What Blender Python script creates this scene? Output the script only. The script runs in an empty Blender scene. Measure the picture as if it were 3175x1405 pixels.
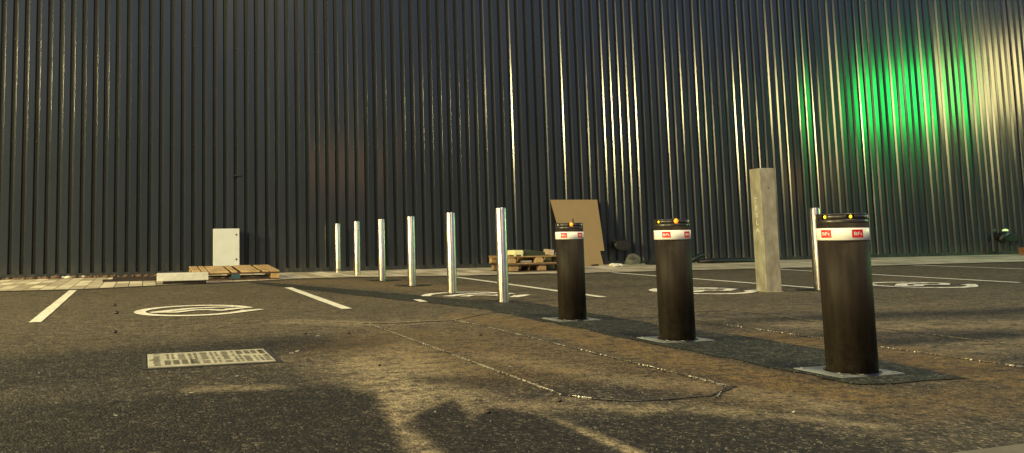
import bpy, bmesh, math, random
import numpy as np
from mathutils import Matrix, Vector, noise as mnoise
random.seed(7); np.random.seed(7)
R = math.radians
sc = bpy.context.scene
C = sc.collection

# ------------------------------------------------------------------ node helpers
def mat(name):
    m = bpy.data.materials.new(name); m.use_nodes = True
    nt = m.node_tree; nt.nodes.clear()
    out = nt.nodes.new('ShaderNodeOutputMaterial'); b = nt.nodes.new('ShaderNodeBsdfPrincipled')
    nt.links.new(b.outputs[0], out.inputs[0])
    return m, nt, b
def N(nt, typ, **kw):
    n = nt.nodes.new(typ)
    for k, v in kw.items(): setattr(n, k, v)
    return n
def setin(nt, node, key, val):
    s = node.inputs[key]
    if hasattr(val, 'is_output') or isinstance(val, bpy.types.NodeSocket): nt.links.new(val, s)
    else: s.default_value = val
def math_(nt, op, a, b=None, clamp=False):
    n = N(nt, 'ShaderNodeMath', operation=op, use_clamp=clamp)
    setin(nt, n, 0, a)
    if b is not None: setin(nt, n, 1, b)
    return n.outputs[0]
def mixc(nt, f, a, b, blend='MIX'):
    n = N(nt, 'ShaderNodeMix', data_type='RGBA', blend_type=blend)
    setin(nt, n, 0, f); setin(nt, n, 6, a); setin(nt, n, 7, b)
    return n.outputs[2]
def ramp(nt, f, stops):
    n = N(nt, 'ShaderNodeValToRGB'); cr = n.color_ramp
    while len(cr.elements) < len(stops): cr.elements.new(.5)
    for e, (p, c) in zip(cr.elements, stops):
        e.position = p; e.color = c if len(c) == 4 else (*c, 1)
    setin(nt, n, 0, f); return n.outputs[0]
def pos(nt, scale=(1, 1, 1), obj=False):
    if obj: s = N(nt, 'ShaderNodeTexCoord').outputs['Object']
    else: s = N(nt, 'ShaderNodeNewGeometry').outputs['Position']
    mp = N(nt, 'ShaderNodeMapping'); mp.inputs['Scale'].default_value = scale
    nt.links.new(s, mp.inputs[0]); return mp.outputs[0]
def noise(nt, vec, scale, detail=3, rough=.55, out=0):
    n = N(nt, 'ShaderNodeTexNoise'); n.inputs['Scale'].default_value = scale
    n.inputs['Detail'].default_value = detail; n.inputs['Roughness'].default_value = rough
    nt.links.new(vec, n.inputs['Vector']); return n.outputs[out]
def voro(nt, vec, scale, out='Color', feature='F1'):
    n = N(nt, 'ShaderNodeTexVoronoi', feature=feature); n.inputs['Scale'].default_value = scale
    nt.links.new(vec, n.inputs['Vector']); return n.outputs[out]
def bump(nt, b, h, strength=.5, dist=.01):
    n = N(nt, 'ShaderNodeBump'); n.inputs['Strength'].default_value = strength
    n.inputs['Distance'].default_value = dist; nt.links.new(h, n.inputs['Height'])
    nt.links.new(n.outputs[0], b.inputs['Normal'])
def mottled(name, c1, c2, scale=20, rough=.6, metallic=0, spec=.5, stretch=(1, 1, 1), bstr=.15, rough2=None):
    m, nt, b = mat(name)
    p = pos(nt, stretch, obj=True)
    f = noise(nt, p, scale, 4, .6)
    f = ramp(nt, f, [(.3, (0, 0, 0)), (.72, (1, 1, 1))])
    setin(nt, b, 'Base Color', mixc(nt, f, (*c1, 1), (*c2, 1)))
    if rough2 is None: b.inputs['Roughness'].default_value = rough
    else:
        mr = N(nt, 'ShaderNodeMapRange'); nt.links.new(noise(nt, p, scale * .6, 3), mr.inputs[0])
        mr.inputs[3].default_value = rough; mr.inputs[4].default_value = rough2
        nt.links.new(mr.outputs[0], b.inputs['Roughness'])
    b.inputs['Metallic'].default_value = metallic; b.inputs['Specular IOR Level'].default_value = spec
    if bstr: bump(nt, b, noise(nt, p, scale * 3, 3), bstr, .004)
    return m
def emis(name, col, strength):
    m, nt, b = mat(name)
    f = noise(nt, pos(nt, obj=True), 90, 2)
    b.inputs['Base Color'].default_value = (*col, 1); b.inputs['Roughness'].default_value = .2
    b.inputs['Emission Color'].default_value = (*col, 1)
    setin(nt, b, 'Emission Strength', math_(nt, 'MULTIPLY', math_(nt, 'ADD', f, .5), strength))
    return m

# ------------------------------------------------------------------ materials
def asphalt(name, stain_shade=False, tint=(1, 1, 1), lum=1.0):
    m, nt, b = mat(name)
    p = pos(nt)
    wv = N(nt, 'ShaderNodeVectorMath', operation='ADD'); nt.links.new(p, wv.inputs[0])
    sc_ = N(nt, 'ShaderNodeVectorMath', operation='SCALE'); nt.links.new(noise(nt, p, 70, 2, .5, 1), sc_.inputs[0]); sc_.inputs['Scale'].default_value = .012
    nt.links.new(sc_.outputs[0], wv.inputs[1]); pw = wv.outputs[0]
    sep = N(nt, 'ShaderNodeSeparateColor'); nt.links.new(voro(nt, pw, 92, 'Color'), sep.inputs[0])
    sep2 = N(nt, 'ShaderNodeSeparateColor'); nt.links.new(voro(nt, pw, 48, 'Color'), sep2.inputs[0])
    fine = noise(nt, p, 190, 2, .6); mid = noise(nt, p, 9, 6, .68); big = noise(nt, p, .75, 5, .62)
    grain = math_(nt, 'ADD', math_(nt, 'ADD', math_(nt, 'MULTIPLY', sep.outputs[0], .42), math_(nt, 'MULTIPLY', sep2.outputs[0], .24)), math_(nt, 'MULTIPLY', fine, .40))
    col = ramp(nt, grain, [(.18, (.004 * lum, .0036 * lum, .003 * lum)), (.48, (.019 * lum, .0178 * lum, .0155 * lum)), (.70, (.058 * lum, .053 * lum, .044 * lum)), (.90, (.24 * lum, .22 * lum, .18 * lum))])
    col = mixc(nt, 1.0, col, ramp(nt, mid, [(.32, (.52, .52, .53)), (.68, (1.5, 1.46, 1.36))]), 'MULTIPLY')
    col = mixc(nt, 1.0, col, ramp(nt, big, [(.3, (.68, .69, .72)), (.7, (1.35, 1.30, 1.2))]), 'MULTIPLY')
    col = mixc(nt, 1.0, col, (*tint, 1), 'MULTIPLY')
    if stain_shade:
        at = N(nt, 'ShaderNodeAttribute', attribute_name='stain_shade'); s3 = N(nt, 'ShaderNodeSeparateColor')
        nt.links.new(at.outputs['Color'], s3.inputs[0])
        n1 = noise(nt, pos(nt, (1.0, 2.0, 1)), 5.5, 7, .72); n2 = noise(nt, p, 22, 4, .7)
        brk = ramp(nt, math_(nt, 'ADD', math_(nt, 'MULTIPLY', n1, .54), math_(nt, 'MULTIPLY', n2, .46)), [(.42, (.14, .14, .14)), (.55, (1, 1, 1))])
        grit = ramp(nt, grain, [(.22, (.38, .38, .38)), (.66, (1, 1, 1))])
        d = math_(nt, 'MULTIPLY', math_(nt, 'MULTIPLY', s3.outputs[0], brk), grit, True)
        dustc = mixc(nt, noise(nt, p, 60, 3), (.15, .116, .066, 1), (.56, .455, .28, 1))
        col = mixc(nt, d, col, dustc)
        d2 = math_(nt, 'MULTIPLY', math_(nt, 'MULTIPLY', s3.outputs[1], brk), grit, True)
        col = mixc(nt, d2, col, mixc(nt, noise(nt, p, 50, 3), (.14, .085, .028, 1), (.27, .172, .062, 1)))
        dk = math_(nt, 'MULTIPLY', s3.outputs[2], .8)  # third channel darkens the asphalt, painted shadows included
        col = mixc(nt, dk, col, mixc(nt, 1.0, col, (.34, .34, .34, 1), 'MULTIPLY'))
    setin(nt, b, 'Base Color', col)
    b.inputs['Roughness'].default_value = .75; b.inputs['Specular IOR Level'].default_value = .3
    h = math_(nt, 'ADD', math_(nt, 'ADD', math_(nt, 'MULTIPLY', voro(nt, pw, 92, 'Distance'), -.9), math_(nt, 'MULTIPLY', sep2.outputs[1], .6)), math_(nt, 'ADD', math_(nt, 'MULTIPLY', fine, .6), math_(nt, 'MULTIPLY', sep.outputs[1], .8)))
    bump(nt, b, h, 1.0, .010)
    return m
M = {}
M['ground'] = asphalt('asphalt_old', True, (1.03, 1, .96), .84)
M['patch'] = asphalt('asphalt_new', False, (.82, 1.0, 1.0), .82)

def paint(name):
    m, nt, b = mat(name); p = pos(nt)
    w = noise(nt, p, 26, 5, .65); w2 = noise(nt, p, 3, 3)
    col = ramp(nt, w, [(.30, (.24, .22, .17)), (.42, (.64, .61, .50)), (.6, (.80, .77, .62))])
    col = mixc(nt, 1.0, col, ramp(nt, w2, [(.3, (.82, .82, .8)), (.7, (1, 1, 1))]), 'MULTIPLY')
    setin(nt, b, 'Base Color', col); b.inputs['Roughness'].default_value = .6
    bump(nt, b, noise(nt, p, 140, 2), .4, .003); return m
M['paint'] = paint('road_paint')
def paint_worn():
    m, nt, b = mat('worn_road_paint'); p = pos(nt, (1, 1.5, 1))
    w = noise(nt, p, 11, 5, .7)
    col = ramp(nt, w, [(.34, (.09, .085, .065)), (.43, (.46, .44, .35)), (.54, (.78, .75, .62))])
    setin(nt, b, 'Base Color', col); b.inputs['Roughness'].default_value = .65
    bump(nt, b, noise(nt, p, 140, 2), .4, .003); return m
M['paint_worn'] = paint_worn()

def pavers():
    m, nt, b = mat('paving_slabs')
    g = N(nt, 'ShaderNodeNewGeometry'); sep = N(nt, 'ShaderNodeSeparateXYZ'); nt.links.new(g.outputs['Position'], sep.inputs[0])
    cmb = N(nt, 'ShaderNodeCombineXYZ'); nt.links.new(sep.outputs[1], cmb.inputs[0]); nt.links.new(sep.outputs[0], cmb.inputs[1])
    br = N(nt, 'ShaderNodeTexBrick'); nt.links.new(cmb.outputs[0], br.inputs[0])
    br.inputs['Scale'].default_value = 1; br.inputs['Brick Width'].default_value = .74; br.inputs['Row Height'].default_value = .205
    br.inputs['Mortar Size'].default_value = .007; br.inputs['Mortar Smooth'].default_value = .15; br.inputs['Bias'].default_value = .0
    br.inputs['Color1'].default_value = (.30, .26, .18, 1); br.inputs['Color2'].default_value = (.72, .65, .50, 1); br.inputs['Mortar'].default_value = (.075, .065, .045, 1)
    br.offset = .43
    p = pos(nt)
    n1 = noise(nt, p, 2.2, 5, .65); n2 = noise(nt, p, 120, 2)
    col = mixc(nt, 1.0, br.outputs[0], ramp(nt, n1, [(.3, (.62, .6, .55)), (.65, (1.06, 1.05, 1.02))]), 'MULTIPLY')
    col = mixc(nt, 1.0, col, ramp(nt, n2, [(.3, (.85, .85, .85)), (.7, (1.08, 1.08, 1.08))]), 'MULTIPLY')
    setin(nt, b, 'Base Color', col); b.inputs['Roughness'].default_value = .75
    h = math_(nt, 'ADD', math_(nt, 'MULTIPLY', br.outputs['Fac'], -1.0), math_(nt, 'MULTIPLY', n2, .2))
    bump(nt, b, h, .5, .005); return m
M['pavers'] = pavers()

def cladding():
    m, nt, b = mat('anthracite_cladding')
    p = pos(nt, (1, 1, .25)); p2 = pos(nt)
    n1 = noise(nt, p, 1.6, 4, .6); n2 = noise(nt, p2, 45, 2)
    at = N(nt, 'ShaderNodeAttribute', attribute_name='pan')
    geo = N(nt, 'ShaderNodeNewGeometry'); sep = N(nt, 'ShaderNodeSeparateXYZ'); nt.links.new(geo.outputs['Position'], sep.inputs[0])
    col = mixc(nt, n1, (.0155, .0200, .0275, 1), (.025, .0305, .039, 1))
    col = mixc(nt, 1.0, col, ramp(nt, at.outputs['Fac'], [(0, (.86, .88, .88)), (1, (1.12, 1.1, 1.1))]), 'MULTIPLY')
    # splashed dirt near the foot of the sheets
    dirt = math_(nt, 'MULTIPLY', ramp(nt, math_(nt, 'MULTIPLY', sep.outputs[2], 1.4), [(0, (1, 1, 1)), (.45, (0, 0, 0))]), ramp(nt, noise(nt, pos(nt, (3, 3, .6)), 3, 5, .7), [(.42, (0, 0, 0)), (.7, (1, 1, 1))]))
    col = mixc(nt, math_(nt, 'MULTIPLY', dirt, .55), col, (.10, .085, .06, 1))
    setin(nt, b, 'Base Color', col)
    setin(nt, b, 'Roughness', math_(nt, 'ADD', math_(nt, 'MULTIPLY', n1, .07), .14))
    tz = N(nt, 'ShaderNodeCombineXYZ'); tz.inputs[2].default_value = 1; nt.links.new(tz.outputs[0], b.inputs['Tangent']); b.inputs['Anisotropic'].default_value = .5
    b.inputs['Specular IOR Level'].default_value = .55
    bump(nt, b, noise(nt, p2, 260, 2), .035, .002)
    return m
M['clad'] = cladding()
M['clad_groove'] = mottled('shaded_groove', (.0035, .0038, .004), (.011, .0115, .012), 3, .45, 0, .3, stretch=(4, 4, .5), bstr=.05)  # near black tone paints shade into the groove floor and one side
M['clad_dark'] = mottled('black_steel_clip', (.006, .006, .006), (.012, .012, .012), 30, .6)

def steel_tube():
    m, nt, b = mat('streaked_stainless')
    n1 = noise(nt, pos(nt, (1, 1, .02), obj=True), 95, 2, .5); n2 = noise(nt, pos(nt, obj=True), 14, 4)
    col = ramp(nt, n1, [(.33, (.38, .33, .28)), (.45, (.70, .62, .52)), (.6, (.84, .77, .64))])  # light and dark streaks paint reflection stripes into the tube colour
    col = mixc(nt, 1.0, col, ramp(nt, n2, [(.3, (.8, .8, .8)), (.7, (1.05, 1.05, 1.05))]), 'MULTIPLY')
    setin(nt, b, 'Base Color', col)
    b.inputs['Metallic'].default_value = 1; b.inputs['Roughness'].default_value = .33
    b.inputs['Anisotropic'].default_value = .75; b.inputs['Anisotropic Rotation'].default_value = 0.25
    t = N(nt, 'ShaderNodeTangent', direction_type='RADIAL', axis='Z'); nt.links.new(t.outputs[0], b.inputs['Tangent'])
    return m
M['steel'] = steel_tube()
M['plate'] = mottled('galvanised_plate', (.06, .065, .065), (.26, .28, .27), 6, .6, .2, rough2=.8)
def bollard_coat():
    m, nt, b = mat('dark_bollard_coating'); g = N(nt, 'ShaderNodeTexCoord'); sep = N(nt, 'ShaderNodeSeparateXYZ'); nt.links.new(g.outputs['Object'], sep.inputs[0])
    n1 = noise(nt, pos(nt, (1, 1, .12), obj=True), 30, 4, .6); n2 = noise(nt, pos(nt, obj=True), 16, 5, .7)
    col = mixc(nt, ramp(nt, n1, [(.3, (0, 0, 0)), (.7, (1, 1, 1))]), (.0115, .0088, .0066, 1), (.026, .0195, .014, 1))
    low = ramp(nt, math_(nt, 'MULTIPLY', sep.outputs[2], 3.2), [(0, (1, 1, 1)), (.16, (.35, .35, .35)), (.75, (0, 0, 0))])
    d = math_(nt, 'MULTIPLY', low, ramp(nt, n2, [(.42, (0, 0, 0)), (.68, (1, 1, 1))]))
    d = math_(nt, 'ADD', math_(nt, 'MULTIPLY', d, .5), math_(nt, 'MULTIPLY', ramp(nt, n2, [(.60, (0, 0, 0)), (.75, (1, 1, 1))]), .10), True)
    setin(nt, b, 'Base Color', mixc(nt, d, col, (.13, .105, .07, 1)))
    setin(nt, b, 'Roughness', math_(nt, 'ADD', math_(nt, 'MULTIPLY', n2, .25), .45)); b.inputs['Specular IOR Level'].default_value = .12
    bump(nt, b, n1, .05, .002); return m
M['bollard'] = bollard_coat()
M['bollard_cap'] = mottled('dark_cap', (.018, .015, .012), (.03, .025, .019), 24, .35)
M['slot'] = mottled('black_slot', (.003, .003, .003), (.008, .007, .006), 30, .25)
M['band'] = mottled('reflective_white_band', (.70, .69, .64), (.86, .85, .80), 16, .35, bstr=.05)
M['red'] = mottled('red_label', (.50, .008, .012), (.62, .016, .018), 30, .4, bstr=.03)
M['label_white'] = mottled('white_print', (.80, .74, .70), (.9, .86, .82), 30, .5, bstr=0)
def amber():
    m, nt, b = mat('amber_led_lit'); lw = N(nt, 'ShaderNodeLayerWeight'); lw.inputs[0].default_value = .5
    col = ramp(nt, lw.outputs['Facing'], [(.0, (1, .33, .02)), (.3, (1, .19, .006)), (.8, (.40, .05, .0))])
    setin(nt, b, 'Emission Color', col); setin(nt, b, 'Emission Strength', math_(nt, 'ADD', math_(nt, 'MULTIPLY', noise(nt, pos(nt, obj=True), 60, 2), .6), 1.2))
    b.inputs['Base Color'].default_value = (.6, .25, .02, 1); return m
M['amber_lit'] = amber()
M['amber_dim'] = emis('amber_led_faint', (1, .66, .02), 1.5)
M['led_clear'] = mottled('clear_led', (.30, .28, .2), (.6, .58, .48), 40, .15)
M['post'] = mottled('weathered_aluminium', (.22, .20, .135), (.44, .42, .32), 6, .45, .3, stretch=(1.6, 1.6, .8), rough2=.62)
M['post_text'] = mottled('pale_lettering', (.52, .48, .38), (.66, .62, .50), 40, .5)
M['post_ghost'] = mottled('faded_lettering', (.30, .27, .21), (.42, .38, .30), 25, .5, .2)
M['cabinet'] = mottled('light_grey_powder_coat', (.47, .49, .49), (.54, .56, .555), 5, .4, bstr=.08)
M['black'] = mottled('black_plastic', (.004, .004, .004), (.012, .011, .010), 25, .45)
M['darkwood'] = mottled('dark_wet_board', (.012, .008, .006), (.035, .022, .015), 12, .45, stretch=(.3, 3, 3))
def wood(name, a, bcol, along=(1, 1, 1)):
    m, nt, b = mat(name); p = pos(nt, along, obj=True)
    f = noise(nt, p, 9, 5, .7); k = noise(nt, pos(nt, obj=True), 4, 3)
    col = mixc(nt, ramp(nt, f, [(.3, (0, 0, 0)), (.7, (1, 1, 1))]), (*a, 1), (*bcol, 1))
    col = mixc(nt, 1.0, col, ramp(nt, k, [(.3, (.6, .56, .5)), (.62, (1.05, 1.05, 1.05))]), 'MULTIPLY')
    setin(nt, b, 'Base Color', col); b.inputs['Roughness'].default_value = .8
    bump(nt, b, f, .3, .004); return m
M['wood_v'] = wood('pallet_board', (.33, .20, .085), (.55, .40, .20), (8, 1, 8))
M['wood_u'] = wood('pallet_runner', (.20, .12, .06), (.40, .27, .13), (1, 8, 8))
M['wood_dark'] = wood('shaded_runner', (.045, .022, .016), (.09, .045, .03), (1, 8, 8))  # dark reddish wood with shade put into its colour
M['wood_blue'] = wood('blue_painted_block', (.012, .05, .075), (.03, .085, .11), (8, 1, 1))
M['hardboard'] = mottled('brown_hardboard', (.25, .165, .078), (.28, .187, .092), 3, .7, bstr=.05)
M['slab'] = mottled('pale_stone', (.42, .41, .37), (.62, .60, .54), 8, .8, bstr=.4)
M['yellow_box'] = mottled('cream_plastic', (.72, .66, .36), (.8, .74, .42), 9, .5)
M['green_roll'] = mottled('dark_green_sheet', (.018, .028, .012), (.04, .052, .022), 9, .7, stretch=(.5, 4, 4))
M['block'] = mottled('pinkish_block', (.36, .27, .19), (.48, .37, .27), 14, .8)
M['rag'] = mottled('white_rag', (.62, .60, .52), (.8, .78, .7), 18, .8)
M['scrap'] = mottled('dull_paper', (.28, .26, .21), (.45, .42, .35), 40, .8)
M['soil'] = mottled('red_brown_debris', (.05, .022, .014), (.16, .10, .06), 30, .9)
M['iron'] = mottled('galvanised_cover', (.25, .235, .165), (.50, .475, .35), 9, .55, .2, rough2=.68)
M['iron_dark'] = mottled('dirty_recess', (.05, .046, .03), (.10, .09, .06), 30, .85)
M['frame'] = mottled('dark_iron_frame', (.012, .012, .01), (.03, .028, .024), 20, .7)
M['seal'] = mottled('silver_sealant', (.10, .09, .07), (.42, .385, .32), 55, .35, .4, .6)
M['groove'] = mottled('dark_saw_cut_and_shade', (.008, .007, .006), (.016, .014, .012), 40, .7)
M['kerbstone'] = mottled('pale_kerb', (.06, .055, .043), (.12, .11, .082), 12, .85, bstr=.5)
M['lamp_dim'] = emis('pale_lamp_glass', (.75, 1.0, .45), .35)
def film():
    m, nt, b = mat('clear_plastic_film')
    out = [n for n in nt.nodes if n.type == 'OUTPUT_MATERIAL'][0]
    tr = N(nt, 'ShaderNodeBsdfTransparent'); mx = N(nt, 'ShaderNodeMixShader')
    lw = N(nt, 'ShaderNodeLayerWeight'); lw.inputs[0].default_value = .45
    f = math_(nt, 'ADD', math_(nt, 'MULTIPLY', lw.outputs['Facing'], .42), .07)
    nt.links.new(f, mx.inputs[0]); nt.links.new(tr.outputs[0], mx.inputs[1]); nt.links.new(b.outputs[0], mx.inputs[2])
    nt.links.new(mx.outputs[0], out.inputs[0])
    b.inputs['Base Color'].default_value = (.30, .31, .24, 1); b.inputs['Roughness'].default_value = .2
    bump(nt, b, noise(nt, pos(nt, obj=True), 22, 4), .8, .02); return m
M['film'] = film()

# ------------------------------------------------------------------ mesh helpers
class MB:
    def __init__(s): s.bm = bmesh.new()
    def box(s, c, d, rot=None, bev=0, mi=0):
        r = bmesh.ops.create_cube(s.bm, size=1)['verts']
        mx = Matrix.Translation(c) @ (rot.to_4x4() if rot else Matrix()) @ Matrix.Diagonal((*d, 1))
        bmesh.ops.transform(s.bm, matrix=mx, verts=r)
        fs = {f for v in r for f in v.link_faces}
        for f in fs: f.material_index = mi
        if bev:
            es = list({e for v in r for e in v.link_edges})
            g = bmesh.ops.bevel(s.bm, geom=es, offset=bev, segments=2, affect='EDGES', profile=.6)
            for f in g['faces']: f.material_index = mi
        return s
    def lathe(s, prof, n=32, c=(0, 0, 0), a0=0, a1=2 * math.pi, mi=0, caps=True):
        full = abs(a1 - a0 - 2 * math.pi) < 1e-6
        k = n if full else n + 1; rings = []
        for r, z in prof:
            rings.append([s.bm.verts.new((c[0] + r * math.cos(a0 + (a1 - a0) * i / n), c[1] + r * math.sin(a0 + (a1 - a0) * i / n), c[2] + z)) for i in range(k)])
        for a, b in zip(rings, rings[1:]):
            for i in range(n):
                j = (i + 1) % k
                f = s.bm.faces.new((a[i], a[j], b[j], b[i])); f.material_index = mi; f.smooth = True
        if caps and full:
            if prof[0][0] > 0: f = s.bm.faces.new(rings[0][::-1]); f.material_index = mi
            if prof[-1][0] > 0: f = s.bm.faces.new(rings[-1]); f.material_index = mi
        return s
    def poly(s, pts, z=0, mi=0):
        vs = [s.bm.verts.new((*p, z) if len(p) == 2 else p) for p in pts]
        f = s.bm.faces.new(vs); f.material_index = mi
        return s
    def prism(s, pts, z0, z1, mi=0):
        a = [s.bm.verts.new((*p, z0)) for p in pts]; b = [s.bm.verts.new((*p, z1)) for p in pts]
        n = len(pts); s.bm.faces.new(a[::-1]).material_index = mi; s.bm.faces.new(b).material_index = mi
        for i in range(n): s.bm.faces.new((a[i], a[(i + 1) % n], b[(i + 1) % n], b[i])).material_index = mi
        return s
    def strip(s, pts, w, z=0, mi=0):
        # flat ribbon along a polyline
        P = [Vector(p) for p in pts]; L = []; Rr = []
        for i, p in enumerate(P):
            t = (P[min(i + 1, len(P) - 1)] - P[max(i - 1, 0)]).normalized(); nrm = Vector((-t.y, t.x))
            ww = w[i] if isinstance(w, (list, tuple)) else w
            L.append(s.bm.verts.new((*(p + nrm * ww / 2), z))); Rr.append(s.bm.verts.new((*(p - nrm * ww / 2), z)))
        for i in range(len(P) - 1): s.bm.faces.new((Rr[i], Rr[i + 1], L[i + 1], L[i])).material_index = mi
        return s
    def blob(s, c, r, sub=2, jit=0, mi=0, seed=0, rot=None):
        v = bmesh.ops.create_icosphere(s.bm, subdivisions=sub, radius=1)['verts']
        for q in v:
            k = 1 + jit * mnoise.noise(q.co * 2.1 + Vector((seed, seed * 1.7, 0))); q.co = q.co * k
        mx = Matrix.Translation(c) @ (rot.to_4x4() if rot else Matrix()) @ Matrix.Diagonal((*r, 1))
        bmesh.ops.transform(s.bm, matrix=mx, verts=v)
        for f in {f for q in v for f in q.link_faces}: f.material_index = mi; f.smooth = True
        return s
    def tube(s, pts, r, n=10, mi=0):
        P = [Vector(p) for p in pts]; rings = []
        for i, p in enumerate(P):
            t = (P[min(i + 1, len(P) - 1)] - P[max(i - 1, 0)]).normalized()
            a = t.orthogonal().normalized() if i == 0 else (a - t * a.dot(t)).normalized()
            b = t.cross(a); rr = r[i] if isinstance(r, (list, tuple)) else r
            rings.append([s.bm.verts.new(p + (a * math.cos(2 * math.pi * k / n) + b * math.sin(2 * math.pi * k / n)) * rr) for k in range(n)])
        for x, y in zip(rings, rings[1:]):
            for k in range(n):
                f = s.bm.faces.new((x[k], x[(k + 1) % n], y[(k + 1) % n], y[k])); f.smooth = True; f.material_index = mi
        s.bm.faces.new(rings[0][::-1]).material_index = mi; s.bm.faces.new(rings[-1]).material_index = mi
        return s
    def build(s, name, mats, parent=None, loc=(0, 0, 0), rotz=0, norm=True):
        if norm: bmesh.ops.recalc_face_normals(s.bm, faces=s.bm.faces)
        me = bpy.data.meshes.new(name); s.bm.to_mesh(me); s.bm.free()
        for m in (mats if isinstance(mats, (list, tuple)) else [mats]): me.materials.append(m)
        o = bpy.data.objects.new(name, me); C.objects.link(o); o.location = loc; o.rotation_euler = (0, 0, rotz)
        if parent: o.parent = parent
        return o
def tag(o, label=None, cat=None, group=None, kind=None):
    for k, v in (('label', label), ('category', cat), ('group', group), ('kind', kind)):
        if v: o[k] = v
    return o
def empty(name, loc=(0, 0, 0), rotz=0):
    o = bpy.data.objects.new(name, None); C.objects.link(o); o.location = loc; o.rotation_euler = (0, 0, rotz)
    o.empty_display_size = .2; return o
def text_mesh(s, size, extrude=0, bold=0):
    cu = bpy.data.curves.new('lettering', 'FONT'); cu.body = s; cu.size = size; cu.align_x = 'CENTER'; cu.align_y = 'CENTER'; cu.extrude = extrude
    cu.resolution_u = 3; cu.offset = bold
    t = bpy.data.objects.new('lettering', cu); C.objects.link(t)
    me = bpy.data.meshes.new_from_object(t.evaluated_get(bpy.context.evaluated_depsgraph_get()))
    bpy.data.objects.remove(t); bpy.data.curves.remove(cu)
    return me

# ------------------------------------------------------------------ ground: one sheet, finer near the camera
def seg_dist(X, Y, pts):
    d = np.full(X.shape, 1e9)
    for (ax, ay), (bx, by) in zip(pts, pts[1:]):
        dx, dy = bx - ax, by - ay; L2 = dx * dx + dy * dy + 1e-12
        t = np.clip(((X - ax) * dx + (Y - ay) * dy) / L2, 0, 1)
        d = np.minimum(d, np.hypot(X - ax - t * dx, Y - ay - t * dy))
    return d
def inside(X, Y, poly):
    r = np.zeros(X.shape, bool); n = len(poly)
    for i in range(n):
        x1, y1 = poly[i]; x2, y2 = poly[(i + 1) % n]
        c = ((y1 > Y) != (y2 > Y)) & (X < (x2 - x1) * (Y - y1) / (y2 - y1 + 1e-12) + x1)
        r ^= c
    return r
def soft_line(X, Y, pts, hw, soft): return np.clip(1 - (seg_dist(X, Y, pts) - hw) / soft, 0, 1)
def soft_poly(X, Y, poly, soft):
    d = seg_dist(X, Y, poly + [poly[0]]); return np.clip(.5 + np.where(inside(X, Y, poly), d, -d) / soft, 0, 1)

def graded():
    xs = np.concatenate([[-150, -60, -25, -12, -7], np.arange(-4, 6.5, .03), np.arange(6.5, 12, .09), [13, 15, 18, 22, 30, 60, 150]])
    ys = np.concatenate([[-150, -60, -20, -8, -3, 0, 1], np.arange(1.7, 5, .03), np.arange(5, 12.6, .05), [13, 14, 16, 30, 80, 200]])
    return xs, ys
xs, ys = graded(); nx, ny = len(xs), len(ys)
X, Y = np.meshgrid(xs, ys)
wob = np.zeros_like(X)
for fx, fy, am, ph in ((.9, .6, .10, .3), (2.3, 1.7, .06, 1.1), (5.1, 4.3, .035, 2.0), (11, 9, .018, .4), (23, 19, .010, 1.9)):
    wob += am * np.sin(fx * X + 1.7 * np.sin(fy * Y + ph) + ph) * np.cos(fy * Y + 1.3 * np.sin(fx * X))
Xw, Yw = X + wob * .5, Y + wob * .7
rng = np.random.default_rng(3)
dust = np.zeros_like(X); rust = np.zeros_like(X); dark = np.zeros_like(X)
def add(a, f, k): np.maximum(a, f * k, out=a)
add(dust, soft_line(Xw, Yw, [(1.35, 6.35), (1.78, 6.08), (2.55, 6.2)], .06, .35), .65)
add(dust, soft_line(Xw, Yw, [(1.2, 6.45), (1.6, 6.3), (1.8, 6.15)], .10, .25), .75)
add(dust, soft_line(Xw, Yw, [(.22, 3.72), (.57, 3.6)], .03, .09), .5)
add(dust, soft_line(Xw, Yw, [(.76, 4.52), (1.25, 4.69)], .05, .28), .42)
add(dust, soft_poly(Xw, Yw, [(.9, 4.2), (1.2, 4.5), (1.7, 4.9), (1.6, 3.9), (1.45, 3.4), (1.4, 2.9), (1.25, 3.0), (.97, 3.4)], .40), 1.0)
add(dust, soft_poly(Xw, Yw, [(.95, 3.75), (1.2, 3.85), (1.33, 3.3), (1.15, 2.95), (.98, 3.1)], .16), 1.0)
add(dust, soft_line(Xw, Yw, [(1.04, 3.4), (.99, 3.0), (.90, 2.5), (.86, 2.2)], .035, .07), .95)
add(dust, soft_line(Xw, Yw, [(1.2, 2.95), (1.15, 2.75), (1.05, 2.4)], .03, .05), .5)
add(dust, soft_line(Xw, Yw, [(1.52, 2.72), (1.545, 2.42), (1.54, 2.1)], .018, .035), .95)
add(dust, soft_line(Xw, Yw, [(1.30, 3.06), (1.5, 2.98), (1.78, 2.99), (2.3, 2.7)], .04, .12), .55)
add(dust, soft_line(Xw, Yw, [(1.95, 4.3), (2.17, 3.75), (2.21, 3.45), (2.5, 3.2), (2.7, 2.7)], .05, .16), .55)
add(dust, soft_line(Xw, Yw, [(2.36, 2.64), (2.62, 2.35)], .02, .06), .5)
add(dust, soft_line(Xw, Yw, [(4.6, 5.0), (5.26, 4.58), (6.6, 4.3)], .16, .3), .62)
add(dust, soft_line(Xw, Yw, [(4.43, 3.61), (5.4, 3.6)], .1, .3), .5)
add(dust, soft_line(Xw, Yw, [(4.0, 6.2), (6.0, 5.6), (8, 5.9)], .1, .3), .4)
add(dust, soft_line(Xw, Yw, [(2.6, 12.2), (3.3, 11.0), (4.2, 9.4)], .35, .6), .5)
add(rust, soft_line(Xw, Yw, [(2.75, 12.4), (3.4, 11.2), (3.9, 9.6)], .3, .5), .5)
add(rust, soft_line(Xw, Yw, [(2.78, 6.4), (2.88, 5.2), (2.92, 3.8), (2.95, 2.8)], .12, .18), .85)
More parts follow.
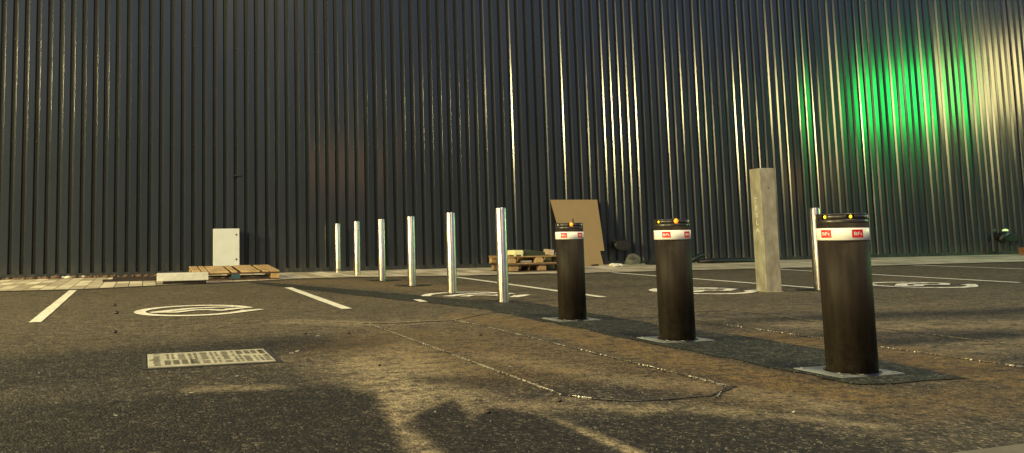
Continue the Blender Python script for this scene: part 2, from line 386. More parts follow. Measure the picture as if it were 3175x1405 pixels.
add(rust, soft_line(Xw, Yw, [(2.3, 4.6), (2.5, 3.6), (2.6, 2.9)], .12, .3), .4)
add(rust, soft_line(Xw, Yw, [(4.05, 4.4), (4.2, 3.6), (3.95, 2.8)], .16, .22), .8)
add(rust, soft_line(Xw, Yw, [(3.0, 2.6), (3.9, 2.5)], .12, .3), .5)
add(rust, soft_poly(Xw, Yw, [(1.0, 4.9), (1.8, 5.8), (2.5, 5.5), (2.4, 3.4), (1.5, 3.4)], .5), .5)
add(dark, soft_poly(Xw, Yw, [(.93, 2.82), (1.27, 3.15), (1.19, 2.75), (1.36, 2.96), (1.52, 2.72), (1.48, 2.2), (.95, 2.2)], .035), .9)  # sharp-edged cast shadow shapes painted into the asphalt colour
add(dark, soft_poly(Xw, Yw, [(1.58, 2.7), (2.1, 2.75), (2.45, 2.2), (2.4, 1.9), (1.6, 1.9)], .12), .6)  # further shadow shape painted into the foreground
add(dark, soft_poly(Xw, Yw, [(-2, 3.9), (.25, 3.55), (.79, 3.58), (.9, 3.28), (.88, 2.78), (.8, 2.2), (-2, 2.2)], .12), .82)  # weaker light on the left foreground, painted in as a darker tone
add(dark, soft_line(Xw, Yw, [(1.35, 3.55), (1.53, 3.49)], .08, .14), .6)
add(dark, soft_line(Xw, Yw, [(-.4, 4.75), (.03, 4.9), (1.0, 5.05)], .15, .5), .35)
add(dark, soft_line(Xw, Yw, [(4.3, 5.15), (5.5, 5.2), (7.5, 5.0)], .05, .25), .45)  # long shadows painted as dark streaks, here and on the next line
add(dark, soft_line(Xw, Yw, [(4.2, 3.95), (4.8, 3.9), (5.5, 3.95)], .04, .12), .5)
fv = np.clip((Yw + .35 * np.clip(Xw, -3, 2.5) - 3.9) / 3.0, 0, 1); fv = fv * fv * (3 - 2 * fv)
dust = np.maximum(dust, .34 * fv)
dust += .06 + .06 * np.sin(3.1 * Yw + 1.2 * np.sin(.9 * Xw)) * np.sin(.7 * Xw)
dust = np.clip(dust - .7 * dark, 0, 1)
verts = np.stack([X.ravel(), Y.ravel(), np.zeros(X.size)], 1)
idx = np.arange(nx * ny).reshape(ny, nx)
quads = np.stack([idx[:-1, :-1].ravel(), idx[:-1, 1:].ravel(), idx[1:, 1:].ravel(), idx[1:, :-1].ravel()], 1)
me = bpy.data.meshes.new('ground')
me.vertices.add(len(verts)); me.vertices.foreach_set('co', verts.astype('f').ravel())
me.loops.add(quads.size); me.loops.foreach_set('vertex_index', quads.astype('i').ravel())
me.polygons.add(len(quads)); me.polygons.foreach_set('loop_start', np.arange(0, quads.size, 4).astype('i')); me.polygons.foreach_set('loop_total', np.full(len(quads), 4, 'i'))
me.update()
ca = me.color_attributes.new('stain_shade', 'FLOAT_COLOR', 'POINT')
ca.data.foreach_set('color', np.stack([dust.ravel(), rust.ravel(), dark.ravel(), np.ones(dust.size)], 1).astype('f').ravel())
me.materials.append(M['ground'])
g = bpy.data.objects.new('ground', me); C.objects.link(g)
tag(g, 'dark worn asphalt of the car park with pale dust marks and painted-in shadows', kind='structure')

# paving strip along the wall
edge = [(-14, 11.8), (-2, 11.8), (-.8, 11.75), (.3, 12.2), (1.2, 12.42), (2.5, 12.95), (3.5, 12.95), (5.2, 12.5), (8.2, 12.25), (13, 11.95), (40, 11.9)]
tag(MB().poly(edge + [(40, 15.3), (-14, 15.3)], .012).build('pavement', M['pavers']), 'pale paved strip along the foot of the metal wall', kind='structure')
tag(MB().strip([(p[0], p[1] - .035) for p in edge], .07, .008).build('kerb', M['kerbstone']), 'narrow pale edging between paving and asphalt', kind='structure')
# bottom right: pale kerb of the next pavement
kb = MB(); d = Vector((.38, .0, 0))
kb.box((3.2, 1.545, .006), (2.2, .62, .10), Matrix.Rotation(R(2.5), 3, 'Z'), bev=.012)
tag(kb.build('kerb', M['kerbstone'], rotz=0), 'pale kerb at the near right corner', kind='structure')
tag(MB().strip([(2.0, 1.87), (4.4, 1.975)], .10, .004).build('kerb_shade_line', M['groove']), 'dark strip painted as the shadow line in front of the near kerb', kind='structure')  # flat dark strip standing in for the shadow along the kerb
# trench of newer asphalt
left = [(1.62, 12.3), (2.1, 10.4), (2.5, 9.04), (2.74, 8.1), (2.96, 7.6), (3.12, 7.0), (3.13, 6.2), (3.14, 5), (3.15, 2.93)]
right = [(3.5, 2.86), (3.76, 2.87), (3.84, 3.4), (3.92, 4.0), (3.84, 5.0), (3.82, 6.0), (3.86, 7.0), (3.84, 7.62), (3.45, 7.85), (3.24, 8.40), (3.1, 8.93), (2.74, 9.9), (2.3, 11.07), (1.78, 12.4)]
def ragged(pts, amp, step=.12):
    o = []
    for a, b in zip(pts, pts[1:]):
        a, b = Vector(a), Vector(b); n = max(1, int((b - a).length / step))
        for i in range(n):
            p = a.lerp(b, i / n); o.append((p.x + random.uniform(-amp, amp), p.y + random.uniform(-amp, amp)))
    return o + [tuple(pts[-1])]
tag(MB().poly(ragged(left + right, .028), .004).build('asphalt_patch', M['patch']), 'blue grey strip of newer asphalt around the dark bollards', kind='structure')
for u, v in ((3.68, 11.83), (3.68, 10.42), (3.65, 8.88), (7.68, 7.5)):
    pts = [(u + .03 + .27 * math.cos(a) * (1 + .1 * math.sin(3 * a)), v + .02 + .2 * math.sin(a)) for a in np.linspace(0, 2 * math.pi, 30)[:-1]]
    tag(MB().poly(pts, .0045).build('asphalt_patch', M['patch']), 'small dark round asphalt patch at the foot of a steel post', kind='structure')

# ------------------------------------------------------------------ road markings
lines = [((-.95, 11.62), (-.90, 7.22), 'leftmost white bay line, left of the ringed symbol', None),
         ((1.98, 10.82), (1.93, 7.38), 'white bay line ending left of the steel post row', None),
         ((5.10, 12.42), (4.90, 7.62), 'white bay line running behind the nearest steel post and first dark bollard', None),
         ((8.06, 12.22), (7.92, 7.62), 'white bay line running behind the square metal post', None),
         ((11.2, 11.95), (10.78, 7.5), 'white bay line beyond the tallest dark bollard at right', None),
         ((14.4, 11.9), (14.25, 7.5), 'farthest white bay line at the right edge', None)]
for a, b, lab, _ in lines:
    n = 14; pts = [tuple(Vector(a).lerp(Vector(b), i / n)) for i in range(n + 1)]
    tag(MB().strip(pts, [.105 + random.uniform(-.004, .004) for _ in pts], .005).build('bay_line', M['paint']), lab, 'bay line', 'white parking bay lines')
def logo(u, v, rz, lab, worn, cut=None):
    mb = MB(); r = .525
    ring = [(r * math.cos(a), r * math.sin(a)) for a in np.linspace(R(-22), R(-22 - 335), 72)]
    mb.strip(ring, [.11] * len(ring), 0)
    mb.strip([(.30, -.44), (.42, -.33), (.50, -.25), (.64, -.17)], [.07, .12, .13, .08], .001)
    mb.strip([(-.42, -.10), (-.25, 0.02), (-.02, .20), (.20, .23), (.40, .20)], [.09, .13, .11, .10, .07], .001)
    mb.strip([(-.42, -.11), (-.28, -.12), (-.19, -.16), (-.10, -.08), (0, .0), (.14, -.02), (.25, -.14), (.34, -.05), (.46, .03)], [.07, .12, .12, .11, .10, .11, .13, .12, .11], .002)
    if cut:  # part lost when the trench was cut
        gm = mb.bm.verts[:] + mb.bm.edges[:] + mb.bm.faces[:]
        bmesh.ops.bisect_plane(mb.bm, geom=gm, plane_co=cut[0], plane_no=cut[1], clear_outer=True)
    tag(mb.build('bay_symbol', M['paint_worn' if worn else 'paint'], loc=(u, v, .0055), rotz=rz), lab, 'bay symbol', 'ringed symbols painted in the bays')
logo(.50, 7.82, 0, 'crisp white ringed symbol painted in the left bay', False)
logo(3.70, 8.42, 0, 'worn ringed symbol cut by the asphalt strip behind the steel posts', True, ((-.10, -.16, 0), (-.55, -.83, 0)))
logo(6.45, 7.98, 0, 'faded ringed symbol between middle dark bollard and square post', True)
logo(9.40, 7.70, 0, 'worn ringed symbol right of the largest dark bollard', True)

# ------------------------------------------------------------------ detector loops cut in the asphalt
def loop_seal(paths, lab):
    o0 = Vector(paths[0][0][0]); t = empty('loop_seal', (o0.x, o0.y, 0))
    for path, cov in paths:
        gr = MB(); pts = []
        for a, b in zip(path, path[1:]):
            a, b = Vector(a), Vector(b); n = max(2, int((b - a).length / .06))
            pts += [a.lerp(b, i / n) + Vector((random.uniform(-.004, .004), random.uniform(-.004, .004))) for i in range(n)]
        pts.append(Vector(path[-1]))
        gr.strip([tuple(p - o0) for p in pts], [random.uniform(.010, .021) for _ in pts], .0042)
        gr.build('groove', M['groove'], t)
        if cov <= 0: continue
        # lumpy bead of sealant: one connected strip that sinks into the groove where it is missing
        fine = []
        for a, b in zip(pts, pts[1:]):
            m = max(1, int((b - a).length / .006)); fine += [a.lerp(b, i / m) for i in range(m)]
        mb = MB(); prev = None; off = random.random() * 50
        for i, p in enumerate(fine):
            q = fine[min(i + 1, len(fine) - 1)]; q0 = fine[max(i - 1, 0)]; tt = (q - q0).normalized(); nn = Vector((-tt.y, tt.x))
            k = mnoise.noise((i * .42 + off, 0, 0)) * .9 + mnoise.noise((i * .035 + off, 3, 0)) * .9 + mnoise.noise((i * 1.1, off, 7)) * .8 + (cov - .5) * 1.6
            hgt = max(-.004, min(.005, .0005 + k * .009)); wd = max(.0012, min(.0046, .0024 + k * .005))
            sh = .003 * mnoise.noise((i * .21, off, 1))
            row = [mb.bm.verts.new((*(p - o0 + nn * (sh + wd * c)), .0035 + hgt * zz)) for c, zz in ((-1, -.6), (-.6, .7), (0, 1), (.6, .7), (1, -.6))]
            if prev:
                for c in range(4): mb.bm.faces.new((prev[c], row[c], row[c + 1], prev[c + 1]))
            prev = row
        mb.build('sealant', M['seal'], t)
    tag(t, lab, 'sealed cut')
loop_seal([([(1.77, 6.05), (1.78, 3.12), (1.86, 3.0)], .72), ([(1.86, 3.0), (2.0, 2.9), (2.36, 2.9), (2.62, 3.05)], .2), ([(2.36, 2.86), (2.56, 3.04), (2.6, 3.2)], .55), ([(2.59, 3.05), (2.55, 5.7), (2.5, 6.05)], .52), ([(2.5, 6.05), (2.0, 6.02), (1.72, 6.08)], .08), ([(2.5, 6.05), (2.85, 6.35), (3.12, 6.55)], 0)],
          'silvery sealed loop cut in the asphalt left of the dark bollards')
loop_seal([([(4.26, 5.9), (4.27, 4.2), (4.3, 2.95)], .5), ([(4.3, 2.95), (5.08, 2.92)], .15), ([(5.08, 2.92), (5.06, 5.9)], .15), ([(4.26, 5.9), (5.06, 5.9)], .05)],
          'silvery sealed loop cut in the asphalt right of the dark bollards')

# ------------------------------------------------------------------ ribbed metal wall
WV = 15.2; PITCH = .2053; U0, U1, TOP = -14.0, 34.0, 9.5
def build_wall():
    root = empty('metal_wall', (0, WV, 0))
    prof = []                                             # one rib in (u, depth): depth 0 = outer pan, positive = into the wall
    def arc(cx, cy, r, a0, a1, n): return [(cx + r * math.cos(R(a0 + (a1 - a0) * i / n)), cy + r * math.sin(R(a0 + (a1 - a0) * i / n))) for i in range(n + 1)]
    D = .036
    # pan with rounded edges, sloping side, floor of the groove, sloping side
    prof += arc(.0026, .0026, .0026, 214, 270, 3) + arc(.1124, .0026, .0026, 270, 326, 3)
    prof += [(.136, D - .001), (.140, D + .001), (.179, D + .001), (.183, D - .001)]
    npf = len(prof); nr = int((U1 - U0) / PITCH)
    zs = [0.05] + list(np.arange(.6, TOP, .55)) + [TOP]
    V = []; pan = []
    for i in range(nr):
        sheet = i // 5; rs = random.Random(sheet * 17 + 3); tilt = random.gauss(0, .017) + rs.gauss(0, .006); dz = random.uniform(0, 9); amp = random.uniform(.3, 1.0); sh = random.gauss(0, .0012)
        pv = .55 * random.random() + .45 * rs.random(); sh += rs.choice((0, .0018)); sl = [random.uniform(-.0034, .0034) for _ in range(2)]
        for z in zs:
            tl = tilt + amp * .006 * math.sin(z * 1.1 + dz) + .003 * math.sin(2.7 * z + dz * 2)
            bow = .0012 * amp * math.sin(z * .9 + dz * 1.3)
            for jj, (u, d) in enumerate(prof):
                if jj >= npf - 2: u = u + sl[0]
                elif jj >= npf - 4: u = u + sl[1]
                du = u - .057
                V.append((U0 + i * PITCH + u, d + sh + bow + tl * du, z)); pan.append(pv)
    nz = len(zs); F = []; MI = []
    def vid(i, k, j): return (i * nz + k) * npf + j
    for i in range(nr):
        for k in range(nz - 1):
            for j in range(npf - 1):
                F.append((vid(i, k, j), vid(i, k, j + 1), vid(i, k + 1, j + 1), vid(i, k + 1, j)))
            if i < nr - 1: F.append((vid(i, k, npf - 1), vid(i + 1, k, 0), vid(i + 1, k + 1, 0), vid(i, k + 1, npf - 1)))
    me = bpy.data.meshes.new('cladding'); 
    MI = [0] * len(F)
    # fixings: small dark clips in every other groove at two heights
    for i in range(0, nr - 1, 2):
        for z0 in (2.54, 4.46):
            z0 += random.uniform(-.012, .012); b = len(V); x = U0 + i * PITCH
            for (uu, zz) in ((.134, z0 - .010), (.185, z0 - .010), (.185, z0 + .010), (.134, z0 + .010)): V.append((x + uu, D - .010, zz)); pan.append(0)
            for (uu, zz) in ((.134, z0 - .010), (.185, z0 - .010), (.185, z0 + .010), (.134, z0 + .010)): V.append((x + uu, D + .006, zz)); pan.append(0)
            for f in ((0, 1, 2, 3), (0, 4, 5, 1), (1, 5, 6, 2), (2, 6, 7, 3), (3, 7, 4, 0)): F.append(tuple(b + q for q in f)); MI.append(1)
    me.from_pydata(V, [], F); me.materials.append(M['clad']); me.materials.append(M['clad_dark']); me.materials.append(M['clad_groove'])
    k2 = 0
    for i in range(nr):
        for k in range(nz - 1):
            for j in range(npf - 1):
                if 7 <= j <= npf - 2: MI[k2] = 2
                k2 += 1
            if i < nr - 1: k2 += 1
    me.polygons.foreach_set('material_index', MI)
    at = me.attributes.new('pan', 'FLOAT', 'POINT'); at.data.foreach_set('value', np.array(pan, 'f'))
    me.update()
    o = bpy.data.objects.new('cladding', me); C.objects.link(o); o.parent = root
    fl = MB(); fl.box(((U0 + U1) / 2, .018, .055), (U1 - U0, .062, .085)); fl.box(((U0 + U1) / 2, .30, TOP / 2), (U1 - U0, .3, TOP))
    fl.build('base_flashing', M['clad'], root)
    br = MB(); br.box((1.79, -.012, 1.93), (.14, .03, .022), bev=.003); br.build('vent_slot', M['clad_dark'], root)
    tag(root, 'tall dark grey ribbed metal wall across the whole background', 'wall')
build_wall()

# debris along the foot of the wall
db = MB()
for _ in range(170):
    u = random.uniform(-4.5, 1.4); s = random.uniform(.012, .045) * (1.5 if random.random() < .1 else 1)
    db.blob((u, WV - .03 - abs(random.gauss(0, .05)), .012 + s * .4), (s * random.uniform(.8, 2), s, s * .7), 1, .5, seed=random.random() * 20, mi=0 if random.random() < .94 else 1)
tag(db.build('rubble', [M['soil'], M['slab']]), 'brown crumbs and stones along the left foot of the wall', 'rubble', kind='stuff')
# loose grit on the near asphalt
gt = MB()
gv = []; gf = []
for _ in range(7000):
    v = 2.1 + 4.2 * random.random() ** 1.5; u = random.uniform(-1.4, 5.2)
    s = random.uniform(.0012, .0038) * (1.6 if random.random() < .04 else 1); b = len(gv); a = random.random() * 6.28
    for k in range(4): gv.append((u + s * math.cos(a + k * 1.57) * random.uniform(.7, 1.4), v + s * math.sin(a + k * 1.57) * random.uniform(.7, 1.4), .0005))
    gv.append((u, v, s * random.uniform(.8, 1.5))); gf += [(b, b + 1, b + 4), (b + 1, b + 2, b + 4), (b + 2, b + 3, b + 4), (b + 3, b, b + 4)]
gt.bm.free(); me = bpy.data.meshes.new('grit'); me.from_pydata(gv, [], gf); me.materials.append(mottled('grit_stone', (.04, .036, .03), (.13, .12, .095), 60, .7, bstr=0)); me.update()
o = bpy.data.objects.new('grit', me); C.objects.link(o); tag(o, 'fine loose grit scattered over the near asphalt', 'grit', kind='stuff')

# ------------------------------------------------------------------ stainless posts
def steel_post(u, v, h, lab, tie=False):
    t = empty('steel_bollard', (u, v, 0)); r = .057
    MB().lathe([(r, 0), (r, h - .006), (r - .002, h - .002), (r - .006, h)], 40, caps=False).build('tube', M['steel'], t)
    MB().lathe([(r - .004, h - .004), (r - .006, h + .0005), (r - .02, h + .003), (.001, h + .004)], 32).build('cap', M['steel'], t)
    if tie: MB().lathe([(r + .001, .05), (r + .006, .05), (r + .006, .068), (r + .001, .068)], 30, caps=False).build('strap', M['black'], t)
    tag(t, lab, 'bollard', 'polished steel bollards')
steel_post(3.71, 14.82, .962, 'steel bollard farthest back, nearest the wall', True)
steel_post(3.72, 13.44, .974, 'second steel bollard counting out from the wall')
steel_post(3.68, 11.83, .972, 'third steel bollard counting out from the wall')
steel_post(3.68, 10.42, .976, 'fourth steel bollard counting out from the wall')
steel_post(3.65, 8.88, .978, 'fifth steel bollard, behind the worn ringed symbol')
steel_post(3.65, 7.50, .982, 'nearest steel bollard of the row of six')
steel_post(7.68, 7.50, .962, 'lone steel bollard partly hidden behind the largest dark bollard')

# ------------------------------------------------------------------ dark retractable bollards
def bollard(u, v, h, logo_deg, leds, lab, extra=False):
    t = empty('security_bollard', (u, v, 0)); r = .110
    view = math.atan2(-v, -u)                               # towards the road, from where it is seen
    MB().lathe([(r, .012), (r, h - .048)], 64).build('tube', M['bollard'], t)
    cap = MB()
    cap.lathe([(r - .0005, h - .048), (r + .0005, h - .046), (r + .0005, h - .031), (r - .003, h - .029)], 64, caps=False)
    cap.lathe([(r - .003, h - .007), (r, h - .006), (r, h - .003), (r - .004, h), (.0, h + .001)], 64, caps=False)
    for k in range(6):                                      # ribs between the lamp windows
        a = view + R(leds[0][0] + 30 + 60 * k); cap.lathe([(r - .004, h - .0305), (r - .0008, h - .030), (r - .0008, h - .0065), (r - .004, h - .006)], 10, a0=a - R(21), a1=a + R(21), caps=False)
    co = cap.build('cap', M['bollard_cap'], t)
    MB().lathe([(r - .006, h - .030), (r - .006, h - .006)], 48, caps=False).build('lamp_ring', M['slot'], t)
    for deg, kind in leds:
        a = view + R(deg); m = {'lit': M['amber_lit'], 'dim': M['amber_dim'], 'clear': M['led_clear']}[kind]
        s = {'lit': (.010, .014, .017), 'dim': (.005, .0065, .0085), 'clear': (.006, .007, .010)}[kind]
        MB().blob(((r - .003) * math.cos(a), (r - .003) * math.sin(a), h - (.0135 if kind == 'lit' else .017)), s, 3, rot=Matrix.Rotation(a, 3, 'Z')).build('lamp', m, t)
    zb0, zb1 = h * .832, h * .908
    bd = MB().lathe([(r + .0012, zb0), (r + .0028, zb0 + .001), (r + .0028, zb1 - .001), (r + .0012, zb1)], 96, caps=False).build('reflective_band', M['band'], t)
    n = 5
    for k in range(n):
        a = view + R(logo_deg + 72 * k); hw = .0265 / r
        zc = (zb0 + zb1) / 2 + .002; hh = .0195
        lb = MB().lathe([(r + .0036, zc - hh), (r + .0036, zc + hh)], 8, a0=a - hw, a1=a + hw, caps=False).build('label', M['red'], bd)
        tm = text_mesh('BFt', .0235)
        for q in tm.vertices:
            aa = a + q.co.x * 1.25 / r; zz = zc - .001 + q.co.y; rr = r + .0044
            q.co = (rr * math.cos(aa), rr * math.sin(aa), zz)
        tm.materials.append(M['label_white'])
        lo = bpy.data.objects.new('lettering', tm); C.objects.link(lo); lo.parent = bd
    pl = MB(); pl.box((0, .025, .0045), (.375, .285, .006), bev=.002)
    for sx in (-1, 1):
        for sy in (-1, 1): pl.lathe([(.011, .0075), (.011, .011), (.006, .012)], 8, c=(sx * .16, .025 + sy * .115, 0))
    pl.build('base_plate', M['plate'], t)
    MB().lathe([(r + .012, .009), (r + .012, .0125), (r + .001, .014)], 48, caps=False).build('collar', M['slot'], t)
    if extra:
        a = view + R(28); e = MB(); e.box((.07 * math.cos(a), .07 * math.sin(a), h + .018), (.005, .009, .034), Matrix.Rotation(a, 3, 'Z'), .002); e.build('key_stub', M['black'], t)
    tag(t, lab, 'bollard', 'dark bollards with white bands')
bollard(3.41, 5.75, .790, -23, [(-53, 'clear'), (9.6, 'lit'), (64, 'clear'), (124, 'dim'), (184, 'dim'), (244, 'dim')], 'dark bollard in front of the leaning brown board, one amber lamp lit', True)
bollard(3.39, 4.44, .788, -18.5, [(-47, 'dim'), (14.6, 'lit'), (66, 'clear'), (128, 'dim'), (188, 'dim'), (248, 'dim')], 'middle dark bollard of three with a lit amber lamp')
bollard(3.40, 3.16, .784, -38, [(-40, 'dim'), (21, 'dim'), (82, 'clear'), (142, 'dim'), (202, 'dim'), (262, 'dim')], 'nearest and largest dark bollard, with two small yellow lamps')

# ------------------------------------------------------------------ square charging post
def square_post():
    t = empty('square_post', (7.03, 7.56, 0), R(-8)); s, h = .185, 1.428
    MB().box((0, 0, h / 2), (s, s, h), bev=.006).build('shaft', M['post'], t)
    ft = MB(); ft.box((0, 0, .004), (s + .035, s + .035, .006), bev=.002); ft.build('foot', M['post'], t)
    z = 1.06
    for i, ch in enumerate('TESLA'):
        tm = text_mesh(ch, .098, bold=.001)
        for q in tm.vertices: x, y = q.co.x, q.co.y; q.co = (-s / 2 - .0012, -x * 1.05 , z + y * .72)
        tm.materials.append(M['post_text']); o = bpy.data.objects.new('letter', tm); C.objects.link(o); o.parent = t
        tm = text_mesh(ch, .098)
        for q in tm.vertices: x, y = q.co.x, q.co.y; q.co = (x * 1.05, -s / 2 - .0012, z + y * .72)
        tm.materials.append(M['post_ghost']); o = bpy.data.objects.new('letter', tm); C.objects.link(o); o.parent = t; o['label'] = 'faint shadow-side letter'
        z -= .088
    MB().lathe([(.0001, -.003), (.007, -.003), (.007, .002), (.0001, .002)], 12).build('lock_hole', M['black'], t)
    k = C.objects['lock_hole']; k.location = (.005, -s / 2, 1.20); k.rotation_euler = (R(90), 0, 0)
    tag(t, 'tall square weathered metal post standing beside the lone steel bollard', 'post')
square_post()

# ------------------------------------------------------------------ access cover in the left foreground
def cover():
    t = empty('access_cover', (.03, 4.42, 0)); W, Dp = .71, .50
    fr = MB()
    for (cx, cy, w, d) in ((W / 2, -.012, W + .06, .024), (W / 2, Dp + .012, W + .06, .024), (-.018, Dp / 2, .024, Dp), (W + .018, Dp / 2, .024, Dp)): fr.box((cx, cy, .002), (w, d, .006))
    fr.build('frame', M['frame'], t)
    rc = MB().box((W / 2, Dp / 2, .003), (W - .004, Dp - .004, .014), bev=.003); z = .0115
    def bars(cx, w, y0, y1, n, th=.45):
        st = (y1 - y0) / n
        for i in range(n):
            if random.random() < .07: continue
            e0, e1, th2 = random.uniform(0, .15) * w, random.uniform(0, .2) * w, th * random.uniform(.75, 1.2)
            rc.poly([(cx - w / 2 + e0, y0 + i * st), (cx + w / 2 - e1, y0 + i * st), (cx + w / 2 - e1, y0 + (i + th2) * st), (cx - w / 2 + e0, y0 + (i + th2) * st)], z, 1)
    full = (.04, Dp - .03)
    for f, w, rg, n in ((.075, .046, full, 12), (.165, .020, (.25, .47), 6), (.205, .020, (.25, .47), 6), (.275, .046, (.22, .47), 6), (.345, .020, full, 11), (.39, .020, full, 11), (.46, .046, full, 12),
                        (.525, .020, full, 11), (.565, .020, full, 11), (.635, .046, full, 12), (.705, .020, full, 11), (.745, .020, full, 11), (.80, .046, (.04, .26), 6), (.865, .020, (.04, .26), 6), (.905, .020, (.04, .26), 6), (.955, .040, full, 12)):
        bars(f * W, w, *rg, n)
    for k in range(4):
        cx = .155 * W + k * .048; rc.poly([(cx - .016, .05), (cx + .016, .05), (cx + .016, .20), (cx - .016, .20)], z, 1)
        cx = .765 * W + k * .043; rc.poly([(cx - .014, .32), (cx + .014, .32), (cx + .014, .45), (cx - .014, .45)], z, 1)
    pl = rc.build('plate', [M['iron'], M['iron_dark']], t)
    for x in (.022, W - .022): MB().lathe([(.011, .0112), (.0, .0113)], 12, c=(x, Dp * .5, 0), caps=False).build('key_hole', M['black'], pl)
    tag(t, 'pale rectangular access cover with rows of dark slots in the asphalt', 'access cover')
cover()

# ------------------------------------------------------------------ left: cabinet, pallet, slab
def cabinet():
    t = empty('electrical_cabinet', (1.55, 14.93, .17))
    MB().box((0, .10, .36), (.49, .17, .715), bev=.008).build('body', M['cabinet'], t)
    dr = MB().box((0, .006, .36), (.486, .016, .711), bev=.004).build('door', M['cabinet'], t)
    for z in (.13, .60):
        lk = MB(); lk.lathe([(.0165, 0), (.0165, .004), (.010, .006), (.0, .006)], 20); q = lk.build('lock', M['black'], dr, (.185, -.0025, z)); q.rotation_euler = (R(90), 0, 0)
    for x in (-.18, .18): MB().box((x, .225, .36), (.03, .08, .62)).build('wall_bracket', M['clad_dark'], t)
    tag(t, 'pale grey electrical cabinet with two black locks fixed to the wall', 'cabinet')
cabinet()
def left_pallet():
    t = empty('wooden_pallet', (.80, 12.9, .012)); t.rotation_euler = (R(2.6), 0, 0); W, Dp = 1.42, 1.25
    for i, (a, b) in enumerate(((0, .13), (.16, .25), (.275, .58), (.63, .715), (.79, 1.09), (1.15, 1.235), (1.255, 1.42))):
        MB().box(((a + b) / 2, Dp / 2, .133 + random.uniform(-.002, .003)), (b - a, Dp, .021), bev=.003).build('deck_board', M['wood_v'], t)
    for y in (.05, Dp / 2, Dp - .05):
        MB().box((W / 2, y, .111), (W, .095, .021), bev=.002).build('stringer', M['wood_dark'], t)
        MB().box((W / 2, y, .011), (W, .095, .021), bev=.002).build('runner', M['wood_dark'], t)
        for k, x in enumerate((.07, W / 2 - .02, W - .075)):
            m = M['wood_blue'] if (k == 1 and y < .1) else M['wood_v']
            q = MB().box((x, y, .0608), (.14, .11, .078), bev=.003).build('block', m, t)
            if m is M['wood_blue']: q['label'] = 'blue painted block'
    tag(t, 'wooden pallet lying flat below the pale cabinet', 'pallet', 'wooden pallets')
left_pallet()
sl = empty('stone_slab', (.60, 12.28, .012), R(-1.5))
mb = MB()
mb.box((0, .16, .105), (.78, .36, .115), bev=.010)
for v in mb.bm.verts: v.co += Vector((mnoise.noise(v.co * 6) * .006, mnoise.noise(v.co * 5 + Vector((3, 1, 2))) * .006, mnoise.noise(v.co * 4 + Vector((9, 1, 2))) * .004))
mb.build('slab', M['slab'], sl)
MB().box((.03, .15, .023), (.66, .28, .044), bev=.004).build('bearer', M['darkwood'], sl)
tag(sl, 'pale rectangular stone block lying in front of the left pallet', 'stone block')
for i, (u, v, w, d, h, rz, z, lab) in enumerate(((-.12, 13.55, 1.05, .20, .035, 2, .012, 'long dark board flat on the paving left of the stone block'), (-.02, 13.95, .95, .16, .05, -3, .012, 'dark thicker board lying behind the longer one by the stone block'))):
    tag(MB().box((0, 0, h / 2), (w, d, h), bev=.004).build('plank', M['darkwood'], None, (u, v, z), R(rz)), lab, 'board', 'dark boards on the paving')

# ------------------------------------------------------------------ right: pallets, things on them, leaning board
def stacked_pallet(z, lab, dx, top, mu, mv):
    t = empty('wooden_pallet', (6.44 + dx, 13.0, z), R(.5)); W, Dp = 1.28, .8
    for a in np.linspace(.065, Dp - .065, 5):
        MB().box((W / 2, a, .133), (W, .12, .02), bev=.003).build('deck_board', mu, t)
    for x in (.07, W / 2, W - .07):
        MB().box((x, Dp / 2, .112), (.12, Dp, .02), bev=.002).build('stringer', mu, t)
        for y in (.05, Dp / 2, Dp - .05): MB().box((x if x > .1 else x + .02 * top, y, .061), (.145, .10, .08), bev=.003).build('block', mv, t)
    for y in (.06, Dp / 2, Dp - .06): MB().box((W / 2, y, .010), (W, .10, .02), bev=.002).build('runner', mu, t)
    tag(t, lab, 'pallet', 'wooden pallets')
stacked_pallet(.012, 'lower pallet of the stack behind the nearest steel bollard', .06, 0, M['wood_dark'], M['wood_u'])  # darker wood paints in the shade on the lower pallet
stacked_pallet(.157, 'upper pallet of the stack, carrying the cream box', 0, 1, M['wood_u'], M['wood_v'])
ZT = .301
bx = MB(); bx.box((0, 0, .062), (.20, .30, .09), bev=.02); bx.box((-.07, -.13, .012), (.03, .03, .024)); bx.box((.07, -.13, .012), (.03, .03, .024)); bx.box((0, .12, .012), (.17, .03, .024))
tag(bx.build('plastic_box', M['yellow_box'], None, (6.68, 13.2, ZT), R(4)), 'cream plastic box at the left end of the upper pallet', 'box')
gr = MB(); gr.prism([(-.30, 0), (.33, 0), (.31, .035), (.22, .075), (-.10, .115), (-.28, .125)], -.16, .16)
q = gr.build('folded_sheet', M['green_roll'], None, (7.02, 13.34, ZT)); q.rotation_euler = (R(90), 0, 0)
tag(q, 'folded dark green sheet lying beside the cream box', 'folded sheet')
bl = MB(); bl.box((0, 0, .052), (.14, .16, .104), Matrix.Rotation(R(8), 3, 'Y'), bev=.006)
tag(bl.build('brick', M['block'], None, (7.37, 13.18, ZT + .006), R(-6)), 'pinkish block right of the folded green sheet', 'block')
tag(MB().box((0, 0, .02), (.16, .12, .04), bev=.012).build('paper_bundle', M['rag'], None, (7.64, 13.25, ZT)), 'small white bundle at the right end of the upper pallet', 'bundle')
tag(MB().box((0, 0, .02), (.20, .08, .036), bev=.008).build('foam_offcut', M['rag'], None, (6.88, 13.15, .178)), 'pale offcut tucked inside the upper pallet', 'offcut')
